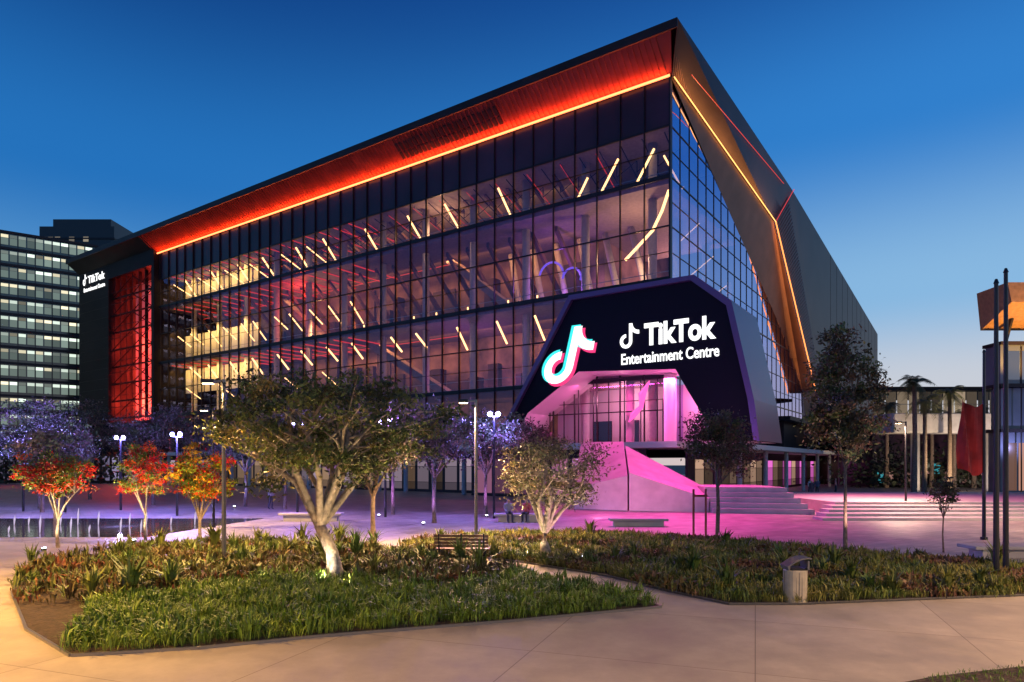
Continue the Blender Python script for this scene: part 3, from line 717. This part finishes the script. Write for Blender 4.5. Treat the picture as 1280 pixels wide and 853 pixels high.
def flagpole(x,y,h,flag=False):
    E=empty('flagpole',(x,y,0)); MB().tube([(0,0,0),(0,0,h)],[.075,.05],10).obj('pole',M['pole'],E)
    MB().tube([(0,0,0),(0,0,.12)],.14,10).obj('base_collar',M['pole'],E)
    s=MB(); s.tube([(0,0,h),(0,0,h+.12)],[.07,.03],8); s.obj('finial',M['pole'],E)
    if flag:
        b=MB(); nx,nzz=10,12
        P=lambda i,k:(-.05-1.0*i/nx, .20*math.sin(i*1.1+k*.35)*i/nx, 5.75-2.9*k/nzz-.16*math.sin(i*.5))
        for i in range(nx):
            for k in range(nzz): b.poly([P(i,k),P(i+1,k),P(i+1,k+1),P(i,k+1)])
        b.obj('flag',mat('red_flag_cloth',(.30,.025,.02),.8,noise=.5,nscale=1.2),E,smooth=True)
        light('SPOT','flagpole_uplight',(-.6,-.9,.2),350,(1,.3,.2),E,.1,target=(-.5,0,5),angle=50)
flagpole(13.93,18.8,8.6); flagpole(13.15,18.1,8.1); flagpole(19.9,28.1,7.9,True)
E=empty('tree_stakes',(8.0,29,0)); b=MB()
for dx,dy in ((-.1,0),(.55,.4)): b.tube([(dx,dy,0),(dx,dy,2.1)],.05,6)
b.box(-.1,.55,.15,.2,1.75,1.85); b.obj('stakes',mat('stake_timber',(.25,.06,.04),.7),E)
# bin
E=empty('litter_bin',(6.5,15.3,.0)); b=MB()
def rr(w,d,z,r=.08,n=4):
    out=[]
    for cxx,cyy,a0 in ((w-r,d-r,0),(-w+r,d-r,90),(-w+r,-d+r,180),(w-r,-d+r,270)):
        for k in range(n+1):
            a=math.radians(a0+90*k/n); out.append((cxx+r*math.cos(a),cyy+r*math.sin(a),z))
    return out
def loft(b,rings):
    n=len(rings[0]); base=len(b.v)
    for r_ in rings: b.v+=r_
    for i in range(len(rings)-1):
        for k in range(n): k2=(k+1)%n; b.f.append((base+i*n+k,base+i*n+k2,base+(i+1)*n+k2,base+(i+1)*n+k))
    b.f.append(tuple(base+k for k in range(n))); b.f.append(tuple(base+(len(rings)-1)*n+k for k in range(n)))
loft(b,[rr(.235,.22,.03,.16),rr(.235,.22,.06,.16),rr(.24,.23,.76,.16),rr(.23,.22,.78,.16)]); b.obj('body',M['cream'],E)
b=MB(); loft(b,[rr(.2,.19,.0),rr(.2,.19,.04)]); b.obj('plinth',M['pole'],E)
b=MB(); loft(b,[rr(.2,.19,.775),rr(.2,.19,.83)]); b.obj('aperture_collar',M['pole'],E)
b=MB()
for k in range(8):
    t0=k/8;t1=(k+1)/8; f=lambda t:(-.26+.55*t,.84+.17*math.sin(t*2.0)+.04*t)
    x0,z0=f(t0);x1,z1=f(t1); b.hexa([(x0,-.22,z0),(x1,-.22,z1),(x1,.22,z1),(x0,.22,z0),(x0,-.22,z0+.03),(x1,-.22,z1+.03),(x1,.22,z1+.03),(x0,.22,z0+.03)])
b.box(.2,.24,-.21,.21,.79,1.0); b.box(-.24,-.2,-.21,.21,.79,.86); b.obj('hood',M['polegrey'],E)
b=MB()
for k in range(13):
    a=math.pi*(1+k/12); x=.242*math.cos(a); y=.232*math.sin(a)
    b.box(x-.004,x+.004,y-.004,y+.004,.08,.74)
b.obj('body_slat_joints',M['polegrey'],E)
def bench(x,y,rot,L=1.75):
    E=empty('park_bench',(x,y,0)); E.rotation_euler[2]=rot; b=MB()
    for k in range(5): b.box(-L/2,L/2,-.26+k*.11,-.17+k*.11,.43,.47)
    for k in range(4): b.box(-L/2,L/2,.30+k*.02,.335+k*.02,.52+k*.11,.61+k*.11)
    b.obj('slats',M['timber'],E,bevel=.006)
    b=MB()
    for xx in (-L/2+.15,0,L/2-.15):
        b.box(xx-.03,xx+.03,-.24,-.18,0,.43); b.box(xx-.03,xx+.03,.22,.28,0,.43); b.box(xx-.03,xx+.03,-.26,.30,.39,.428)
        b.tube([(xx,.30,.40),(xx,.40,.98)],.022,6)
    b.obj('frame',M['pole'],E)
bench(-1.6,21.7,math.radians(176))
def stone(name,x0,x1,y0,y1,z,h=.12):
    E=empty(name,((x0+x1)/2,(y0+y1)/2,0)); w_=(x1-x0)/2;d_=(y1-y0)/2
    MB().box(-w_,w_,-d_,d_,z-h,z).obj('seat_slab',M['concrete'],E,bevel=.03); MB().box(-w_*.85,w_*.85,-d_*.7,d_*.7,0,z-h-.002).obj('plinth',M['concrete'],E)
stone('stone_bench',-1.0,2.2,36.5,37.3,.45); stone('stone_bench',15.6,20,22.4,23.4,.42); stone('stone_bench',-13,-9.5,37,37.8,.45); stone('stone_bench',5,8,34,34.7,.4)
# fountain
E=empty('plaza_fountain',(-24,34,0)); 
MB().poly([(-14,-5.0,.01),(8.0,-5.0,.01),(9.5,5,.01),(-14,5,.01)]).obj('wet_basin',M['water'],E)
b=MB()
for i in range(15):
    for j in range(2):
        x=-10+i*1.2+j*.5+rnd.uniform(-.3,.3); y=-3+j*4; h=rnd.uniform(.3,.9)
        b.tube([(x,y,.01),(x+.02,y,h*.6),(x+.05,y,h)],[.02,.045,.01],5)
b.obj('water_jets',emis('glowing_water_jets',(.9,.75,1),.7),E)  # jets emit a glow of their own, standing in for light on water
light('POINT','fountain_light',(-4,0,.6),300,(.5,.4,1),E,.1); light('POINT','fountain_light',(4,0,.6),300,(.5,.4,1),E,.1)
def uplight(x,y,tx,ty,tz,pw,col,ang=110):
    E=empty('ground_uplight',(x,y,.05)); MB().tube([(0,0,0),(0,0,.10)],[.09,.09],10).obj('housing',M['pole'],E); MB().tube([(0,0,.101),(0,0,.115)],.075,10).obj('lens',M['whitelamp'],E)
    light('SPOT','uplight_lamp',(0,0,.14),pw,col,E,.05,target=(tx-x,ty-y,tz),angle=ang,blend=.7)
uplight(-4.95,17.25,-4.85,18.0,1.1,700,(1,.92,.80),95)
uplight(-4.1,16.6,-4.7,18.2,3.6,900,(1,.72,.36),95)
uplight(-6.6,17.6,-5.2,18.3,3.6,600,(1,.7,.4),95)
uplight(.45,22.0,1.2,22.7,2.6,800,(1,.82,.5))
uplight(2.3,22.0,1.3,22.8,2.6,450,(1,.6,.65))
uplight(-17.0,24.2,-17.3,25.4,2.6,1000,(1,.8,.5)); uplight(-11.6,24.2,-11.9,25.4,2.6,1100,(1,.8,.45)); uplight(-15.2,26.8,-15.4,28,2.6,900,(1,.8,.5))  # uplights added to brighten the flowering trees
uplight(12.3,23.4,12.1,24.2,5,1000,(1,.6,.55),80)
uplight(-4.6,34.6,-4.2,36,4,900,(.4,.2,1)); uplight(-8,40,-7.5,42,4,1200,(.5,.2,1)); uplight(-20,48,-20,50,4,1200,(.25,.25,1)); uplight(-12,42,-12,44,4,1200,(.6,.3,1)); uplight(-1.5,39.5,-1.6,41,4,900,(.5,.2,1))

# ------------------------------------------------------------ neighbouring buildings
O=empty('office_building')
P0=Vector((-107.5,140)); P1=Vector((-93.5,150)); d=(P1-P0).normalized(); P0=P0-d*60; LL=(P1-P0).length; nn=Vector((d.y,-d.x))
def OP(a,o,z): q=P0+d*a+nn*o; return (q.x,q.y,z)
MB().box(0,LL,-40,0,0,52,OP).obj('tower_body',M['officeglass'],O)
pw=[];pf=[];pc=[]
for f in range(14):
    z=4+f*3.45
    for i in range(int(LL/1.5)):
        a=i*1.5+.1; v=rnd.choice([.15,.4,.75,1.0,1.4])*(1 if rnd.random()<.9 else .2); cc=(.85,1,.85) if rnd.random()<.7 else (1,.9,.6)
        quadcol([OP(a,.05,z+2.1),OP(a+1.25,.05,z+2.1),OP(a+1.25,.05,z+2.75),OP(a,.05,z+2.75)],tuple(c*v for c in cc))
        u=rnd.uniform(.06,.30); quadcol([OP(a,.05,z+.6),OP(a+1.25,.05,z+.6),OP(a+1.25,.05,z+2.05),OP(a,.05,z+2.05)],(u*.75,u,u*.85))
rawmesh('lit_office_windows',pw,pf,M['emwin'],np.array(pc),O)
b=MB()
for f in range(15): z=3.6+f*3.45; b.box(0,LL+.3,.0,.35,z,z+.45,OP)
for i in range(int(LL/3)): b.box(i*3-.06,i*3+.06,.06,.3,4,52,OP)
b.obj('facade_frame',M['mullion'],O)
MB().box(5,LL-30,-30,-12,52,54.5,OP).obj('plant_room',M['metal_dark'],O)
T=empty('tower_block'); b=MB(); b.box(-117,-98.5,165,190,0,62); b.box(-115,-100.5,167,188,62,64.5); b.obj('tower_body',mat('dark_tower_glass',(.02,.022,.03),.35,0,.4),T)
pw=[];pf=[];pc=[]
for k in range(8):
    for i in range(10):
        if rnd.random()<.5: v=rnd.uniform(.03,.35); x=-116.6+i*1.75; z=40+k*2.6; quadcol([(x,164.9,z),(x+1.3,164.9,z),(x+1.3,164.9,z+1.2),(x,164.9,z+1.2)],(v,v*.85,v*.6))
rawmesh('tower_windows',pw,pf,M['emwin'],np.array(pc),T)
b=MB()
for k in range(9): b.box(-117.2,-98.3,164.8,190.2,38+k*2.6,38.4+k*2.6)
b.obj('floor_bands',M['mullion'],T)
Pv=empty('low_pavilion'); b=MB(); b.box(-105,-62,112,125,0,7); b.obj('walls',M['spandrel'],Pv); MB().box(-106,-60,110,126,7,7.7).obj('roof_slab',M['white'],Pv)
pw=[];pf=[];pc=[]
for i in range(26): v=rnd.uniform(.05,.5); x=-104+i*1.6; quadcol([(x,111.95,.4),(x+1.2,111.95,.4),(x+1.2,111.95,4.5),(x,111.95,4.5)],(v*.7,v*.6,v))
rawmesh('pavilion_windows',pw,pf,M['emwin'],np.array(pc),Pv)
Br=empty('elevated_walkway'); b=MB(); b.box(45,90,79,83,6.9,9.2); b.obj('deck_beam',M['concrete'],Br,bevel=.1)
b=MB()
for x in (49,58,67): b.tube([(x,81,0),(x,81,7)],.5,12)
b.obj('piers',M['column'],Br,smooth=True)
b=MB()
for i in range(24): b.box(45.5+i*2,45.56+i*2,79.1,79.16,9.2,10.3)
b.box(45.5,90,79.1,79.16,10.25,10.32); b.obj('railing',M['steel'],Br)
light('SPOT','walkway_light',(50,72,.5),6500,(1,.75,.5),Br,.2,target=(52,81,8),angle=110); light('SPOT','walkway_light',(58,72,.5),4500,(.95,.8,.8),Br,.2,target=(60,81,8),angle=110)
C=empty('glass_pavilion'); b=MB(); b.box(50,90,92,106,9.0,9.5); b.box(49.5,90,91.5,106,13.3,13.8); b.obj('roof_and_floor',M['metal_dark'],C)
pw=[];pf=[];pc=[]
for i in range(26): v=rnd.choice([.02,.04,.08,.2,.35]); x=50.2+i*1.6; quadcol([(x,92.4,9.6),(x+1.45,92.4,9.6),(x+1.45,92.4,13.2),(x,92.4,13.2)],(v,v*.75,v*.5))
for i in range(30): v=rnd.choice([.02,.05,.1,.3]); x=50.2+i*1.3; z=rnd.uniform(.4,2); quadcol([(x,91.6,z),(x+.9,91.6,z),(x+.9,91.6,z+1.4),(x,91.6,z+1.4)],(v*1.2,v*.6,v*.5) if i%6 else (.03,.25,.3))
rawmesh('pavilion_windows',pw,pf,M['emwin'],np.array(pc),C)
MB().box(50,90,92.5,112,0,9).obj('lower_walls',M['spandrel'],C)
D=empty('exhibition_building'); b=MB()
b.box(51.3,80,70,71.8,0,6.5); b.box(51.6,80,70.3,71.8,6.5,11.2); b.box(51,80,69.6,71.8,11.2,15.6); b.obj('walls',mat('grey_blue_cladding',(.12,.14,.17),.4,.3,noise=.2,nscale=.3),D)
b=MB(); 
for z in (6.5,11.2,15.6): b.box(50.8,80,69.2,72,z,z+.35)
for i in range(12): b.box(51.5+i*1.6,51.6+i*1.6,69.5,69.58,.2,15.5)
b.obj('ledges_and_fins',M['metal_dark'],D)
b=MB(); b.hexa([(50.6,67.5,19.6),(80,67.5,19.6),(80,72,17.6),(50.6,72,17.6),(50.2,67.5,21.6),(80,67.5,21.6),(80,72,21.6),(50.2,72,21.6)])
b.obj('canopy',mat('timber_canopy',(.40,.22,.10),.5,noise=.2),D)
b=MB(); 
for x in (52.5,58,64): b.tube([(x,71,15.9),(x,70,18.5)],.2,6)
b.obj('canopy_props',M['metal_dark'],D)
light('SPOT','canopy_uplight',(54,64,12),9000,(1,.5,.12),D,.2,target=(54,69,19),angle=110); light('SPOT','wall_blue_light',(56,64,5),1500,(.4,.4,1),D,.2,target=(54,70,9),angle=100)
pw=[];pf=[];pc=[]
for i in range(14):
    v=rnd.uniform(.1,.6); x=51.6+i*1.6; quadcol([(x,69.97,.4),(x+1.4,69.97,.4),(x+1.4,69.97,5.4),(x,69.97,5.4)],(v,v*.5,v*.35)); v=rnd.uniform(.03,.25); quadcol([(x,69.57,12),(x+1.4,69.57,12),(x+1.4,69.57,15),(x,69.57,15)],(v*.6,v*.7,v))
rawmesh('exhibition_windows',pw,pf,M['emwin'],np.array(pc),D)

# ------------------------------------------------------------ people
def person(x,y,rot,pose,shirt,trou,z=0):
    E=empty('person',(x,y,z)); E.rotation_euler[2]=rot
    if pose=='stand':
        V=[(0,0,.95),(0,0,1.15),(0,0,1.38),(0,.0,1.50),(0,-.02,1.60),(0,-.02,1.70),(.19,0,1.42),(.24,.02,1.15),(.22,-.08,.88),(-.19,0,1.42),(-.24,.02,1.15),(-.22,-.05,.88),(.09,0,.88),(.11,-.04,.5),(.12,.02,.08),(.12,-.14,.04),(-.09,0,.88),(-.10,.03,.5),(-.12,.12,.09),(-.12,-.02,.04)]
    else:
        V=[(0,0,.5),(0,.02,.72),(0,.0,.95),(0,-.02,1.07),(0,-.05,1.17),(0,-.05,1.27),(.19,0,.98),(.23,-.05,.74),(.14,-.28,.60),(-.19,0,.98),(-.23,-.05,.74),(-.14,-.28,.60),(.09,-.05,.5),(.12,-.45,.52),(.12,-.45,.10),(.12,-.6,.05),(-.09,-.05,.5),(-.12,-.45,.52),(-.12,-.42,.10),(-.12,-.57,.05)]
    Ed=[(0,1),(1,2),(2,3),(3,4),(4,5),(2,6),(6,7),(7,8),(2,9),(9,10),(10,11),(0,12),(12,13),(13,14),(14,15),(0,16),(16,17),(17,18),(18,19)]
    rad=[.14,.13,.15,.055,.085,.09,.065,.05,.035,.065,.05,.035,.09,.065,.045,.035,.09,.065,.045,.035]
    me=bpy.data.meshes.new('body'); me.from_pydata(V,Ed,[]); o=bpy.data.objects.new('body',me); sc.collection.objects.link(o); o.parent=E
    o.modifiers.new('skin','SKIN')
    if not me.skin_vertices: 
        bpy.context.view_layer.objects.active=o
        try: bpy.ops.mesh.customdata_skin_add()
        except Exception: pass
    if me.skin_vertices:
        for i,r_ in enumerate(rad): me.skin_vertices[0].data[i].radius=(r_,r_)
        me.skin_vertices[0].data[0].use_root=True
    ss=o.modifiers.new('sub','SUBSURF'); ss.levels=2; ss.render_levels=2
    m,nt,bb=newmat('clothing'); t=nt.nodes.new('ShaderNodeTexCoord'); sp=nt.nodes.new('ShaderNodeSeparateXYZ'); r=nt.nodes.new('ShaderNodeValToRGB'); r.color_ramp.interpolation='CONSTANT'
    mr=nt.nodes.new('ShaderNodeMath'); mr.operation='DIVIDE'; mr.inputs[1].default_value=2.0
    nt.links.new(t.outputs['Object'],sp.inputs[0]); nt.links.new(sp.outputs['Z'],mr.inputs[0]); nt.links.new(mr.outputs[0],r.inputs['Fac']); nt.links.new(r.outputs[0],bb.inputs['Base Color'])
    hs=(.0,.47,.74,.845) if pose=='stand' else (.0,.29,.53,.63)
    e=r.color_ramp.elements; e[0].position=0; e[0].color=(*trou,1); e[1].position=hs[1]; e[1].color=(*shirt,1)
    k=e.new(hs[2]); k.color=(.45,.28,.2,1); k=e.new(hs[3]); k.color=(.03,.02,.015,1)
    bb.inputs['Roughness'].default_value=.8; me.materials.append(m)
person(-.2,36.7,0.2,'sit',(.3,.3,.35),(.05,.05,.08)); person(.8,36.7,-.3,'sit',(.5,.1,.1),(.03,.03,.04))
for (x,y,r_,s_,t_) in ((29.5,66,.4,(.4,.4,.42),(.04,.04,.06)),(30.4,66.4,2.5,(.1,.1,.15),(.05,.05,.05)),(34,70,1,(.5,.2,.2),(.03,.03,.05)),(-17,47,1.2,(.3,.3,.3),(.04,.04,.05)),(27,60,-1,(.08,.08,.1),(.1,.1,.12)),(-10,36,2,(.5,.45,.4),(.05,.05,.08))):
    person(x,y,r_,'stand',s_,t_)

# ------------------------------------------------------------ camera
cam=bpy.data.cameras.new('camera'); co=bpy.data.objects.new('camera',cam); sc.collection.objects.link(co)
co.location=(0,0,3.2); co.rotation_euler=(math.pi/2,0,0); cam.sensor_width=36; cam.lens=23.43; cam.shift_y=.12; cam.clip_end=3000; cam.clip_start=.1
sc.camera=co
